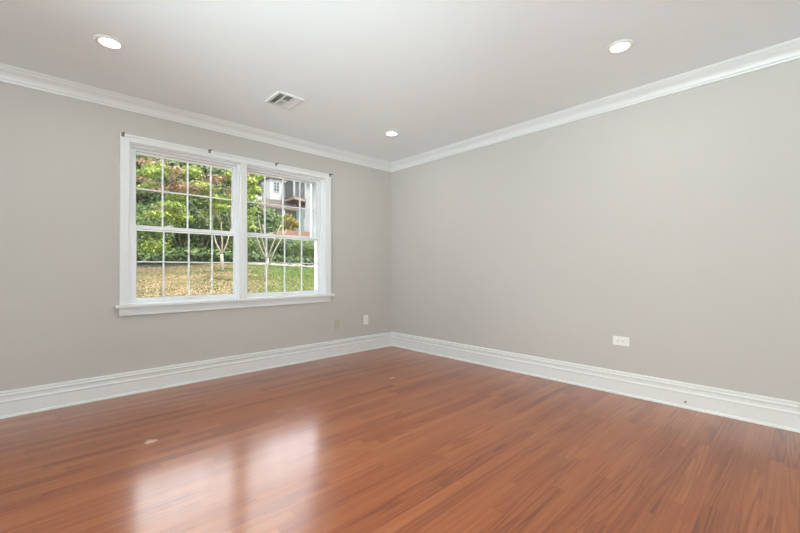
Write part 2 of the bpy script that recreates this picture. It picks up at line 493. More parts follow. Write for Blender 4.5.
def sash(x0, x1, st, sr):
    # balance tracks either side
    bm = bmesh.new()
    for a, b in ((x0, x0 + 0.018), (x1 - 0.018, x1)):
        box(bm, a, b, 0.045, 0.066, WZ0, WZ1)
        box(bm, a, b, 0.096, 0.106, WZ0, WZ1)
        box(bm, a, b, 0.136, 0.16, WZ0, WZ1)
    box(bm, x0 + 0.018, x1 - 0.018, 0.045, 0.16, WZ1 - 0.010, WZ1)
    wpart('sash_track', bm, VINYL)
    a0, a1 = x0 + 0.014, x1 - 0.014
    for nm, (y0, y1), z0, z1, rb, rt in (('upper_sash', UP_Y, ZM0 + 0.002, WZ1 - 0.006, 0.030, 0.020), ('lower_sash', LO_Y, WZ0 + 0.002, ZM1, 0.044, 0.030)):
        bm = bmesh.new()
        frame(bm, a0, a1, z0, z1, st, sr, rb, rt, y0, y1)
        ss = wpart(nm, bm, VINYL, bevel=0.003)
        g0, g1, h0, h1 = a0 + st, a1 - sr, z0 + rb, z1 - rt
        ym = (y0 + y1) / 2
        bm = bmesh.new(); box(bm, g0 - 0.004, g1 + 0.004, ym - 0.003, ym + 0.003, h0 - 0.004, h1 + 0.004)
        wpart('pane', bm, GLASS, ss)
        bm = bmesh.new()
        for k in (1, 2, 3):
            xm = g0 + (g1 - g0) * k / 4
            box(bm, xm - 0.0055, xm + 0.0055, ym - 0.007, ym - 0.0035, h0, h1)
            box(bm, xm - 0.0055, xm + 0.0055, ym + 0.0035, ym + 0.007, h0, h1)
        zm = (h0 + h1) / 2 + (0.014 if nm == 'lower_sash' else 0)
        box(bm, g0, g1, ym - 0.0074, ym - 0.0036, zm - 0.0055, zm + 0.0055)
        box(bm, g0, g1, ym + 0.0036, ym + 0.0074, zm - 0.0055, zm + 0.0055)
        wpart('muntin_grid', bm, VINYL, ss)
        # dark glazing gasket
        bm = bmesh.new()
        frame(bm, g0, g1, h0, h1, 0.003, 0.003, 0.003, 0.003, ym - 0.011, ym - 0.0075)
        wpart('gasket', bm, paint_gasket, ss)
        if nm == 'lower_sash':
            xm = (g0 + g1) / 2
            bm = bmesh.new()
            box(bm, xm - 0.05, xm + 0.05, y0 - 0.013, y0, z0 + 0.022, z0 + 0.034)
            wpart('sash_lift', bm, PLATE, ss, bevel=0.003)
            for fx_ in (0.3,):
                xl = g0 + (g1 - g0) * fx_
                bm = bmesh.new()
                box(bm, xl - 0.03, xl + 0.03, y0 + 0.004, y1 - 0.004, z1, z1 + 0.008)
                lathe(bm, [(0, 0.008), (0.011, 0.008), (0.011, 0.017), (0, 0.018)], 16, (xl, ym, z1))
                box(bm, xl - 0.004, xl + 0.036, ym - 0.006, ym + 0.006, z1 + 0.012, z1 + 0.018)
                wpart('sash_lock', bm, PLATE, ss, bevel=0.001)
paint_gasket = paint('grey_gasket', srgb(150, 156, 150), 0.6, 0.3, 0.02, 10)
sash(WX0, MU0, 0.045, 0.030)
sash(MU1, WX1, 0.030, 0.034)

# left window, added out of view as an opening for the fill light
w2 = struct(empty('added_window_2', (X_L, (LW[0] + LW[1]) / 2, LW[2])))
inv2 = Matrix.Translation(-w2.location)
def frame_y(bm, y0, y1, z0, z1, w, x0, x1):
    box(bm, x0, x1, y0, y0 + w, z0, z1); box(bm, x0, x1, y1 - w, y1, z0, z1)
    box(bm, x0, x1, y0 + w, y1 - w, z0, z0 + w); box(bm, x0, x1, y0 + w, y1 - w, z1 - w, z1)
def w2part(name, bm, mat):
    o = obj(name, bm, mat, w2); o.matrix_parent_inverse = inv2; return o
bm = bmesh.new(); frame_y(bm, LW[0] - 0.07, LW[1] + 0.07, LW[2] - 0.07, LW[3] + 0.07, 0.07, X_L, X_L + 0.02); w2part('casing', bm, TRIM)
bm = bmesh.new(); frame_y(bm, LW[0], LW[1], LW[2], LW[3], 0.05, X_L - 0.12, X_L - 0.08)
ym_ = (LW[0] + LW[1]) / 2
box(bm, X_L - 0.12, X_L - 0.08, ym_ - 0.03, ym_ + 0.03, LW[2] + 0.05, LW[3] - 0.05)
w2part('sash_frame', bm, VINYL)
bm = bmesh.new(); box(bm, X_L - 0.103, X_L - 0.097, LW[0] + 0.045, LW[1] - 0.045, LW[2] + 0.045, LW[3] - 0.045); w2part('pane', bm, GLASS)

w3 = struct(empty('added_window_3', ((BW[0] + BW[1]) / 2, Y_B, BW[2])))  # back window, also added unseen to pass its fill light
inv3 = Matrix.Translation(-w3.location)
def w3part(name, bm, mat):
    o = obj(name, bm, mat, w3); o.matrix_parent_inverse = inv3; return o
bm = bmesh.new(); frame(bm, BW[0] - 0.07, BW[1] + 0.07, BW[2] - 0.07, BW[3] + 0.07, 0.07, 0.07, 0.07, 0.07, Y_B, Y_B + 0.02); w3part('casing', bm, TRIM)
bm = bmesh.new(); frame(bm, BW[0], BW[1], BW[2], BW[3], 0.05, 0.05, 0.05, 0.05, Y_B - 0.12, Y_B - 0.08); w3part('sash_frame', bm, VINYL)
bm = bmesh.new(); box(bm, BW[0] + 0.045, BW[1] - 0.045, Y_B - 0.103, Y_B - 0.097, BW[2] + 0.045, BW[3] - 0.045); w3part('pane', bm, GLASS)

# ------------------------------------------------------------------ curtain brackets on top of the casing
def bracket(x, z, label):
    e = empty('curtain_bracket', (x, -0.0282, z))
    tag(e, label, 'bracket', 'bare curtain rod brackets along the window head')
    bm = bmesh.new(); box(bm, -0.011, 0.011, -0.0045, -0.0002, -0.012, 0.022); obj('mounting_plate', bm, METAL, e, bevel=0.001)
    bm = bmesh.new()
    tube(bm, [(0, -0.003, 0.008), (0, -0.020, 0.008), (0, -0.036, 0.006), (0, -0.044, 0.002), (0, -0.050, 0.003), (0, -0.053, 0.012)], 0.0038, 8)
    obj('hook', bm, DARKM, e, smooth=True)
    bm = bmesh.new(); lathe(bm, [(0, -0.0065), (0.0035, -0.006), (0.004, -0.0045), (0, -0.0044)], 12, (0, 0, -0.006), 'y'); obj('screw', bm, DARKM, e)
bz = WZ1 + 0.066
bracket(-2.980, bz - 0.016, 'small dark curtain bracket above the left end of the window head')
bracket(-2.318, bz - 0.014, 'small dark curtain bracket above the middle of the left window sashes')
bracket(-1.662, bz - 0.014, 'small grey curtain bracket above the middle of the right window sashes')
bracket(-0.998, bz - 0.016, 'small grey curtain bracket at the window head end nearest the room corner')

# ------------------------------------------------------------------ outlets
def outlet(name, label, loc, rotz, roll, mat, kind='duplex'):
    e = empty(name, loc, (0, 0, 0))
    e.matrix_world = Matrix.Translation(loc) @ Matrix.Rotation(rotz, 4, 'Z') @ Matrix.Rotation(roll, 4, 'Y')
    tag(e, label, 'outlet')
    bm = bmesh.new(); box(bm, -0.037, 0.037, -0.006, -0.0002, -0.060, 0.060); obj('cover_plate', bm, mat, e, bevel=0.0025)
    for s in (-1, 1):
        bm = bmesh.new()
        poly = [(0.0165 * math.cos(a) , s * 0.0195 + max(-0.0125, min(0.0125, 0.0175 * math.sin(a)))) for a in [k * 2 * math.pi / 28 for k in range(28)]]
        prism(bm, poly, 'y', -0.0085, -0.004)
        f = obj('receptacle', bm, mat, e)
        bm = bmesh.new()
        box(bm, -0.0078, -0.0058, -0.0089, -0.0080, s * 0.0195 - 0.002, s * 0.0195 + 0.007)
        box(bm, 0.0058, 0.0078, -0.0089, -0.0080, s * 0.0195 - 0.002, s * 0.0195 + 0.006)
        lathe(bm, [(0, -0.0089), (0.0026, -0.0089), (0.0026, -0.008), (0, -0.008)], 12, (0, 0, s * 0.0195 - 0.007), 'y')
        obj('slots', bm, SLOT, f)
    bm = bmesh.new(); lathe(bm, [(0, -0.0078), (0.003, -0.0072), (0.0034, -0.006), (0, -0.0058)], 12, (0, 0, 0), 'y'); obj('screw', bm, METAL, e)
outlet('wall_outlet', 'beige upright wall outlet on the window wall, nearer the window', (-0.876, 0, 0.378), 0, 0, IVORY)
outlet('wall_outlet', 'white upright wall outlet on the window wall, next to the room corner', (-0.446, 0, 0.388), 0, 0, PLATE)
outlet('wall_outlet', 'white sideways wall outlet on the long right wall', (0, -2.806, 0.434), -math.pi / 2, math.pi / 2, PLATE)

# small connector in the right baseboard
e = empty('cable_connector', (-0.017, -3.235, 0.046))
tag(e, 'tiny dark metal connector sticking out of the white right baseboard', 'connector')
bm = bmesh.new(); lathe(bm, [(0, -0.004), (0.008, -0.004), (0.008, 0.0005), (0, 0.0005)], 6, (0, 0, 0), 'x'); obj('hex_nut', bm, DARKM, e)
bm = bmesh.new(); lathe(bm, [(0, -0.016), (0.0015, -0.016), (0.0045, -0.014), (0.0048, -0.003), (0, -0.003)], 16, (0, 0, 0), 'x'); obj('barrel', bm, METAL, e, smooth=False)

# ------------------------------------------------------------------ recessed ceiling lights
def downlight(x, y, label):
    e = empty('ceiling_light', (x, y, H))
    tag(e, label, 'ceiling light', 'round recessed ceiling lights')
    bm = bmesh.new()
    lathe(bm, [(0.0532, -0.003), (0.056, -0.0075), (0.070, -0.0075), (0.077, -0.004), (0.078, -0.0003), (0.0532, -0.0003), (0.0532, -0.003)], 48)
    obj('trim_ring', bm, PLATE, e, smooth=False)
    bm = bmesh.new(); lathe(bm, [(0, -0.0052), (0.046, -0.0048), (0.053, -0.0035), (0.053, -0.001), (0, -0.001)], 48)
    obj('lens', bm, LENS, e)
    ld = bpy.data.lights.new('lamp_glow', 'AREA'); ld.shape = 'DISK'; ld.size = 0.11; ld.energy = LAMP_POWER; ld.color = (1.0, 0.96, 0.90)
    lo = bpy.data.objects.new('lamp_glow', ld); C.objects.link(lo); lo.parent = e; lo.location = (0, 0, -0.012)
downlight(-3.160, -0.893, 'round lit ceiling light above the window, left of the ceiling vent')
downlight(-0.792, -3.048, 'round lit ceiling light near the long right wall')
downlight(-0.815, -0.908, 'round lit ceiling light nearest the room corner')
downlight(-3.160, -3.048, 'round lit ceiling light overhead, outside the picture')

# ------------------------------------------------------------------ ceiling register
vx0, vx1, vy0, vy1 = -2.106, -1.882, -1.012, -0.756
e = empty('ceiling_vent', ((vx0 + vx1) / 2, (vy0 + vy1) / 2, H))
tag(e, 'white rectangular louvred air vent in the ceiling in front of the window', 'vent')
hx, hy = (vx1 - vx0) / 2, (vy1 - vy0) / 2
bm = bmesh.new()
fw_ = 0.022
box(bm, -hx, hx, -hy, -hy + fw_, -0.014, -0.0003); box(bm, -hx, hx, hy - fw_, hy, -0.014, -0.0003)
box(bm, -hx, -hx + fw_, -hy + fw_, hy - fw_, -0.014, -0.0003); box(bm, hx - fw_, hx, -hy + fw_, hy - fw_, -0.014, -0.0003)
b1, b2 = -hx + fw_ + 0.048, hx - fw_ - 0.048
box(bm, b1, b1 + 0.010, -hy + fw_, hy - fw_, -0.014, -0.002); box(bm, b2 - 0.010, b2, -hy + fw_, hy - fw_, -0.014, -0.002)
box(bm, b1 + 0.01, b2 - 0.01, -0.005, 0.005, -0.014, -0.002)
obj('frame', bm, VENTW, e, bevel=0.0015)
bm = bmesh.new(); box(bm, -hx + 0.006, hx - 0.006, -hy + 0.006, hy - 0.006, -0.0025, -0.0004); obj('duct_opening', bm, DUCT, e)
def slat(cx, cy, length, along, tilt):
    m = Matrix.Translation((cx, cy, -0.0078)) @ (Matrix.Rotation(tilt, 4, 'Y') if along == 'y' else Matrix.Rotation(tilt, 4, 'X'))
    bm = bmesh.new()
    if along == 'y': box(bm, -0.0058, 0.0058, -length / 2, length / 2, -0.0005, 0.0005, mat=m)
    else: box(bm, -length / 2, length / 2, -0.0058, 0.0058, -0.0005, 0.0005, mat=m)
    obj('slat', bm, VENTW, e)
LY = 2 * (hy - fw_)
for k in range(4):
    slat(-hx + fw_ + 0.006 + k * 0.012, 0, LY, 'y', math.radians(-58))
    slat(b2 + 0.006 + k * 0.012, 0, LY, 'y', math.radians(38))
LX = b2 - b1 - 0.02
n_ = 7
for k in range(n_):
    step = (hy - fw_ - 0.005) / n_
    slat((b1 + b2) / 2, -hy + fw_ + step * (k + 0.5), LX, 'x', math.radians(36))
    slat((b1 + b2) / 2, 0.005 + step * (k + 0.5), LX, 'x', math.radians(66))

# ================================================================== outside
rng = np.random.default_rng(7)
random.seed(11)
def gz(x, y):
    if y < 8.6: z = 0.30 + 0.098 * y
    elif y < 9.2: z = 1.143 + (y - 8.6) * 0.30
    else: z = 1.32 + (y - 9.2) * 0.140
    return z + 0.05 * math.sin(x * 0.9 + 0.5) * min(1, max(0, (y - 1) / 3)) * (1 if y < 8.6 else 1.6) 
def ground_patch(name, xs, ys, mat):
    bm = bmesh.new()
    g = [[bm.verts.new((x, y, gz(x, y))) for x in xs] for y in ys]
    for j in range(len(ys) - 1):
        for i in range(len(xs) - 1):
            bm.faces.new((g[j][i], g[j][i + 1], g[j + 1][i + 1], g[j + 1][i]))
    return struct(obj(name, bm, mat, smooth=True))
LAWN = ground_material('dry_lawn', 'lawn')
BANK = ground_material('mulched_bank', 'bank')
ground_patch('lawn', np.linspace(-14, 16, 61), np.linspace(0.25, 8.6, 34), LAWN)
ground_patch('hillside', np.linspace(-30, 50, 81), np.concatenate([np.linspace(8.6, 12, 10), np.linspace(13, 90, 50)]), BANK)

def cards(name, P, N, size, mat, parent=None, kind=None, aspect=1.7):
    """one mesh of little leaves: centre, direction and size per leaf; each leaf is a bent two-quad blade"""
    n = len(P)
    N = N / (np.linalg.norm(N, axis=1, keepdims=True) + 1e-9)
    r = rng.normal(size=(n, 3)); A = np.cross(N, r); A /= np.linalg.norm(A, axis=1, keepdims=True) + 1e-9
    B = np.cross(N, A)
    s = size[:, None]
    w = s / aspect / 2
    V = np.empty((n, 6, 3))
    V[:, 0] = P - A * s / 2 - B * w * 0.35; V[:, 1] = P - A * s / 2 + B * w * 0.35
    V[:, 2] = P - B * w + N * s * 0.12; V[:, 3] = P + B * w + N * s * 0.12
    V[:, 4] = P + A * s / 2 - B * w * 0.2 - N * s * 0.05; V[:, 5] = P + A * s / 2 + B * w * 0.2 - N * s * 0.05
    F = np.array([[0, 1, 3, 2], [2, 3, 5, 4]])
    faces = (F[None] + 6 * np.arange(n)[:, None, None]).reshape(-1)
    me = bpy.data.meshes.new(name)
    me.vertices.add(n * 6); me.vertices.foreach_set('co', V.reshape(-1))
    me.loops.add(len(faces)); me.loops.foreach_set('vertex_index', faces.astype(np.int32))
    nf = len(faces) // 4
    me.polygons.add(nf); me.polygons.foreach_set('loop_start', (np.arange(nf) * 4).astype(np.int32))
    me.update(calc_edges=True); me.validate()
    me.materials.append(mat)
    o = bpy.data.objects.new(name, me); C.objects.link(o)
    if parent: o.parent = parent
    if kind: o['kind'] = kind
    return o

def blob_leaves(blobs, per, jitter=0.25, up=0.35):
    """leaves on lumpy shells: blobs = (x,y,z, rx,ry,rz)"""
    Ps, Ns = [], []
    tot = sum(b[3] * b[4] + b[3] * b[5] for b in blobs)
    for b in blobs:
        k = max(12, int(per * (b[3] * b[4] + b[3] * b[5]) / tot))
        d = rng.normal(size=(k, 3)); d /= np.linalg.norm(d, axis=1, keepdims=True)
        rad = 1 - np.abs(rng.normal(size=(k, 1))) * jitter
        Ps.append(np.array(b[:3]) + d * np.array(b[3:]) * rad)
        Ns.append(d + rng.normal(size=(k, 3)) * 0.45 + np.array([0, 0, up]))
    return np.concatenate(Ps), np.concatenate(Ns)

BARK = paint('grey_brown_bark', (0.10, 0.085, 0.065), 0.9, 0.2, 0.35, 14, 0.6, 40)
PALEBARK = paint('pale_smooth_bark', (0.19, 0.165, 0.125), 0.8, 0.2, 0.25, 12, 0.4, 50)
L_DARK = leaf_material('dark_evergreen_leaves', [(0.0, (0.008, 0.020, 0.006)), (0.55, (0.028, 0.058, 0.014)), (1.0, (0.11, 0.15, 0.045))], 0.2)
L_MID = leaf_material('mid_green_leaves', [(0.0, (0.022, 0.05, 0.010)), (0.5, (0.065, 0.115, 0.028)), (1.0, (0.16, 0.20, 0.065))], 0.3)
L_LIME = leaf_material('lime_green_leaves', [(0.0, (0.04, 0.08, 0.010)), (0.5, (0.14, 0.205, 0.024)), (1.0, (0.29, 0.32, 0.075))], 0.35)
L_RED = leaf_material('reddening_leaves', [(0.0, (0.10, 0.065, 0.04)), (0.5, (0.22, 0.125, 0.085)), (1.0, (0.29, 0.225, 0.11))], 0.35)
L_ORANGE = leaf_material('orange_green_leaves', [(0.0, (0.09, 0.10, 0.02)), (0.5, (0.17, 0.15, 0.035)), (1.0, (0.30, 0.20, 0.07))], 0.3)

def branchy(bm, base, tips, r0, n=7, bow=0.1):
    base = Vector(base)
    for tip in tips:
        tip = Vector(tip)
        mid = base.lerp(tip, 0.5) + Vector((random.uniform(-bow, bow), random.uniform(-bow, bow), bow * 0.6))
        tube(bm, [base, base.lerp(mid, 0.5), mid, mid.lerp(tip, 0.5), tip], [r0, r0 * 0.85, r0 * 0.65, r0 * 0.48, r0 * 0.3], n)

def big_tree(name, label, x, y, top, rx, mat, trunk_mat=BARK, n=5200, leaf=0.20, blobs=26, zlow=0.35, group='trees growing up the slope behind the lawn'):
    z0 = gz(x, y)
    e = empty(name, (x, y, z0)); tag(e, label, 'tree', group)
    h = top - z0
    bm = bmesh.new()
    tube(bm, [(0, 0, -0.2), (0.04, 0.02, h * 0.3), (-0.05, 0.05, h * 0.6), (0.02, 0, h * 0.9)], [0.16, 0.13, 0.09, 0.03], 10)
    for k in range(6):
        a = random.uniform(0, 6.28); zz = h * random.uniform(0.35, 0.75)
        branchy(bm, (0, 0.02, zz), [(math.cos(a) * rx * 0.8, math.sin(a) * rx * 0.8, zz + h * 0.15)], 0.05)
    obj('trunk', bm, trunk_mat, e, smooth=True)
    bl = []
    for k in range(blobs):
        u = random.random()
        zz = h * (zlow + (0.92 - zlow) * u)
        w = rx * (1.0 - 0.55 * max(0, (u - 0.35) / 0.65))
        a = random.uniform(0, 6.28); q = math.sqrt(random.random()) * 0.75
        s = random.uniform(0.26, 0.42) * w
        bl.append((math.cos(a) * w * q, math.sin(a) * w * q, zz, s * 1.25, s * 1.25, s * 0.75))
    P, N = blob_leaves(bl, n, 0.3)
    cards('foliage', P, N, rng.uniform(0.6, 1.3, len(P)) * leaf, mat, e)
    return e

# far trees, closing the view above the lawn
def tx(px, y): return at(px, 250, y).x
far = [('evergreen_tree', 'dark evergreen tree filling the left edge of the left window view', 128, 12.6, 6.4, 1.6, L_DARK),
       ('evergreen_tree', 'dark evergreen tree behind the second column of left window panes', 172, 15.8, 7.6, 1.7, L_DARK),
       ('evergreen_tree', 'dark evergreen tree behind the reddening maple crown', 208, 12.6, 6.4, 1.6, L_DARK),
       ('evergreen_tree', 'dark evergreen tree behind the post between the two windows', 240, 15.8, 7.6, 1.7, L_DARK)]
for nm, lb, px, y, top, rx, mt in far:
    big_tree(nm, lb, tx(px, y), y, top, rx, mt, n=11000, leaf=0.16, zlow=0.05, blobs=34)
back = [('leafy_tree', 'mid green leafy tree between the dark evergreens, far left', 150, 20.0, 9.2, 2.2, L_MID),
        ('leafy_tree', 'mid green leafy tree standing farthest back behind the maple', 192, 20.2, 9.4, 2.2, L_MID),
        ('leafy_tree', 'mid green leafy tree behind the mullion, left of the white house', 228, 20.4, 9.4, 2.1, L_MID)]
for nm, lb, px, y, top, rx, mt in back:
    big_tree(nm, lb, tx(px, y), y, top, rx, mt, n=9000, leaf=0.19, zlow=0.1, blobs=30)

# reddening maple on the lawn (left window)
def maple():
    y = 7.0
    x = at(222, 262, y).x
    z0 = gz(x, y)
    e = empty('maple_tree', (x, y, z0))
    tag(e, 'small pale-trunked maple with lime and reddening leaves on the lawn', 'tree')
    bm = bmesh.new()
    fk = at(221.5, 254, y) - Vector((x, y, z0))
    tube(bm, [(0, 0, -0.15), (0.0, 0, fk.z * 0.5), fk], [0.06, 0.045, 0.040], 10)
    X0 = Vector((x, y, z0))
    for (ax, ay, bx_, by_, r) in ((216, 243, 212, 226, .026), (222, 240, 221, 222, .02), (227, 243, 231, 228, .02)):
        A, B = at(ax, ay, y) - X0, at(bx_, by_, y + .1) - X0
        tube(bm, [fk, fk.lerp(A, .5) + Vector((.01, 0, -.01)), A, B], [r, r * .9, r * .75, r * .5], 8)
        for q in range(3):
            tip = at(bx_ + random.uniform(-30, 12), random.uniform(170, 205), y + random.uniform(-.4, .4)) - X0
            branchy(bm, B, [tip], r * .42, 6, .08)
    obj('trunk', bm, PALEBARK, e, smooth=True)
    bl, br = [], []
    for k in range(60):
        px, py = random.uniform(140, 243), random.uniform(150, 222)
        if py > 205 and random.random() < 0.4: continue
        p = at(px, py, y + random.uniform(-0.7, 0.8)) - Vector((x, y, z0))
        s = random.uniform(0.14, 0.27)
        (br if random.random() < (0.42 if py < 192 else 0.15) else bl).append((p.x, p.y, p.z, s * 1.5, s * 1.2, s * 0.55))
    P, N = blob_leaves(bl, 11000, 0.4, 0.7)
    cards('lime_foliage', P, N, rng.uniform(0.6, 1.3, len(P)) * 0.062, L_LIME, e)
    P, N = blob_leaves(br, 3200, 0.4, 0.7)
    cards('red_foliage', P, N, rng.uniform(0.6, 1.3, len(P)) * 0.06, L_RED, e)
maple()

# pale multi-stemmed small tree (right window)
def stem_tree():
    y = 4.4
    b = at(265.5, 286, y); x = b.x; z0 = gz(x, y)
    o0 = Vector((x, y, z0))
    e = empty('crape_myrtle_tree', o0)
    tag(e, 'slim pale tree forking into four stems, right window view', 'tree')
    bm = bmesh.new()
    fk = at(268, 258, y) - o0
    tube(bm, [(0, 0, -0.1), (0.01, 0, fk.z * 0.5), fk], [0.036, 0.029, 0.026], 10)
    lo = at(269.5, 264, y) - o0
    stems = [((262, 238), (258, 214)), ((265.5, 238), (263, 224)), ((276, 236), (281, 224))]
    for a, b_ in stems:
        A = at(a[0], a[1], y) - o0; B = at(b_[0], b_[1], y) - o0
        tube(bm, [fk, fk.lerp(A, 0.5) + Vector((-0.01, 0, 0)), A, B], [0.014, 0.012, 0.011, 0.006], 8)
    A = at(275, 250, y) - o0; B = at(283, 236, y) - o0; D = at(287, 229, y) - o0
    tube(bm, [lo, A, B, D], [0.014, 0.013, 0.011, 0.006], 8)
    A = at(262, 251, y) - o0; B = at(257, 238, y) - o0; D = at(252, 216, y) - o0
    tube(bm, [lo, A, B, D], [0.014, 0.013, 0.012, 0.007], 8)
    obj('trunk', bm, PALEBARK, e, smooth=True)
    bl = []
    for (px, py, s) in ((252, 182, .15), (257, 190, .13), (251, 200, .13), (254, 212, .11), (249, 220, .12), (259, 178, .11), (247, 190, .14), (253, 226, .08), (256, 200, .09)):
        for q in range(2):
            p = at(px + random.uniform(-3, 2), py + random.uniform(-3, 3), y + random.uniform(-.25, .25)) - o0
            bl.append((p.x, p.y, p.z, s, s, s * 0.6))
    P, N = blob_leaves(bl, 1700, 0.4, 0.6)
    cards('foliage', P, N, rng.uniform(0.6, 1.3, len(P)) * 0.05, L_LIME, e)
stem_tree()

# shrubs
def shrub(label, px, y, h, rx, mat, n=2600, leaf=0.065, group='shrubs behind the lawn', name='shrub', blobs=9):
    x = tx(px, y); z0 = gz(x, y)
    e = empty(name, (x, y, z0)); tag(e, label, 'shrub', group)
    bm = bmesh.new()
    branchy(bm, (0, 0, -0.05), [(math.cos(a) * rx * 0.5, math.sin(a) * rx * 0.4, h * 0.75) for a in (0.3, 1.7, 2.9, 4.2, 5.4)], 0.018, 6, 0.05)
    obj('stems', bm, BARK, e, smooth=True)
    bl = [(random.uniform(-.6, .6) * rx, random.uniform(-.6, .6) * rx * 0.8, h * random.uniform(0.25, 0.8), rx * random.uniform(.35, .55), rx * random.uniform(.35, .5), h * random.uniform(.2, .32)) for k in range(blobs)]
    P, N = blob_leaves(bl, n, 0.3)
    cards('foliage', P, N, rng.uniform(0.6, 1.3, len(P)) * leaf, mat, e)
shrub('mid green bush at the far left end of the lawn, left window', 145, 10.0, 1.7, 1.0, L_MID)
shrub('mid green bush in front of the dark tree, second pane column', 163, 10.3, 1.9, 1.0, L_MID)
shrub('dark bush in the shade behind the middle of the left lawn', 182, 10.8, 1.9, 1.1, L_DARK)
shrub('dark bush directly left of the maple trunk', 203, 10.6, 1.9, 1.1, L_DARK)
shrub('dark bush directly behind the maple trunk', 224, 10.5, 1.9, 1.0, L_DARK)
shrub('yellow-green low bush at the lawn edge, left window', 157, 9.5, 0.75, 0.5, L_LIME, 700, 0.07)
shrub('dark green hedge bush left of the four-stemmed tree', 252, 10.2, 1.0, 0.8, L_MID)
shrub('dark green hedge bush behind the four-stemmed tree', 266, 10.4, 0.95, 0.9, L_DARK)
shrub('dark green hedge bush right of the four-stemmed tree', 282, 10.2, 0.95, 0.9, L_DARK)
shrub('mid green hedge bush in the third pane column of the right window', 297, 10.0, 0.9, 0.85, L_MID)
shrub('mid green hedge bush at the right end of the right window view', 312, 10.0, 0.85, 0.85, L_MID)
shrub('loose green bush on the bank below the white gable', 272, 37.2, 2.7, 1.3, L_MID, 1100, 0.22, 'bushes on the bank below the house')
shrub('pale green bush on the bank below the porch roof', 281, 37.6, 2.2, 1.1, L_LIME, 700, 0.22, 'bushes on the bank below the house')
shrub('orange and green bush on the bank below the balcony', 290, 37.2, 2.4, 1.2, L_ORANGE, 800, 0.22, 'bushes on the bank below the house')
shrub('thin orange-green bush at the left end of the bank', 259, 37.0, 3.0, 1.2, L_ORANGE, 700, 0.22, 'bushes on the bank below the house')

# low dark timber edging behind the left lawn, pale stones behind the right lawn
TIMBER = paint('weathered_timber', (0.035, 0.042, 0.050), 0.85, 0.2, 0.3, 20, 0.4, 60)
x0, x1 = tx(120, 8.6), tx(246, 8.6)
e = empty('timber_edging', ((x0 + x1) / 2, 8.62, 1.1)); tag(e, 'low dark timber edging along the back of the dry lawn', 'edging')
Lh = (x1 - x0) / 2
for k in range(1):
    bm = bmesh.new(); box(bm, -Lh, Lh, -0.06, 0.06, -0.05 + k * 0.115, 0.06 + k * 0.115); obj('sleeper', bm, TIMBER, e, bevel=0.01)
STONE = paint('pale_fieldstone', (0.14, 0.135, 0.11), 0.9, 0.2, 0.2, 18, 0.5, 40)
sx0, sx1 = tx(249, 8.4), tx(322, 8.4)
n_st = 16
place = ['first', 'second', 'third', 'fourth', 'fifth', 'sixth', 'seventh', 'eighth', 'ninth', 'tenth', 'eleventh', 'twelfth', 'thirteenth', 'fourteenth', 'fifteenth', 'last']
for k in range(n_st):
    bm = bmesh.new()
    bmesh.ops.create_icosphere(bm, subdivisions=2, radius=1)
    sx, sy, sz = random.uniform(.14, .20), random.uniform(.10, .14), random.uniform(.05, .09)
    for v in bm.verts:
        q = 1 + 0.13 * math.sin(v.co.x * 4 + k) + 0.10 * math.cos(v.co.y * 5 + 2 * k)
        v.co = Vector((v.co.x * sx * q, v.co.y * sy * q, v.co.z * sz * q))
    o = obj('stone', bm, STONE, smooth=True)
    x = sx0 + (sx1 - sx0) * (k + 0.5) / n_st; y = 8.35 + random.uniform(-.05, .05)
    o.location = (x, y, gz(x, y) + sz * 0.45); o.rotation_euler.z = random.uniform(-.3, .3)
    tag(o, 'pale edging stone behind the right lawn, %s from the left' % place[k], 'stone', 'pale stones edging the lawn')

# groundcover in the shade between the edging and the trees
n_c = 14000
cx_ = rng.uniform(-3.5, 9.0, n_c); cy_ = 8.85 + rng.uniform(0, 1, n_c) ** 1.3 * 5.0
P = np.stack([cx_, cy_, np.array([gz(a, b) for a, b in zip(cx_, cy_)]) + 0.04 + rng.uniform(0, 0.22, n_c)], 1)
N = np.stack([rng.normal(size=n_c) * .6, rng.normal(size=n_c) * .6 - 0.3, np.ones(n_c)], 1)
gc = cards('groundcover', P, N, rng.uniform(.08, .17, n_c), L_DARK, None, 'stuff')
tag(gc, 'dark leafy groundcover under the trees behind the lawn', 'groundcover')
# grass blades
n_g = 42000
gx_ = rng.uniform(-4.5, 5.5, n_g); gy_ = rng.uniform(2.0, 8.5, n_g)
gzv = np.array([gz(a, b) for a, b in zip(gx_, gy_)])
P = np.stack([gx_, gy_, gzv + 0.018], 1)
N = np.stack([rng.normal(size=n_g), rng.normal(size=n_g), rng.normal(size=n_g) * 0.5 + 0.4], 1)
L_GRASS = leaf_material('grass_blades', [(0.0, (0.045, 0.068, 0.015)), (0.35, (0.085, 0.088, 0.034)), (0.6, (0.18, 0.135, 0.078)), (1.0, (0.25, 0.185, 0.12))], 0.2, 0.8, 0.6)
L_GREENG = leaf_material('green_grass_blades', [(0.0, (0.032, 0.07, 0.012)), (0.6, (0.08, 0.125, 0.028)), (1.0, (0.17, 0.15, 0.075))], 0.2, 0.8, 0.55)
right = gx_ > (-0.62 + (gy_ - 2) * 0.30) + rng.normal(size=n_g) * 0.35
g1 = cards('dry_grass', P[~right], N[~right], rng.uniform(.03, .065, (~right).sum()), L_GRASS, None, 'stuff', 3.5)
tag(g1, 'dry tan and green lawn grass outside the left window', 'grass')
g2 = cards('green_grass', P[right], N[right], rng.uniform(.03, .065, right.sum()), L_GREENG, None, 'stuff', 3.5)
tag(g2, 'greener lawn grass outside the right window', 'grass')

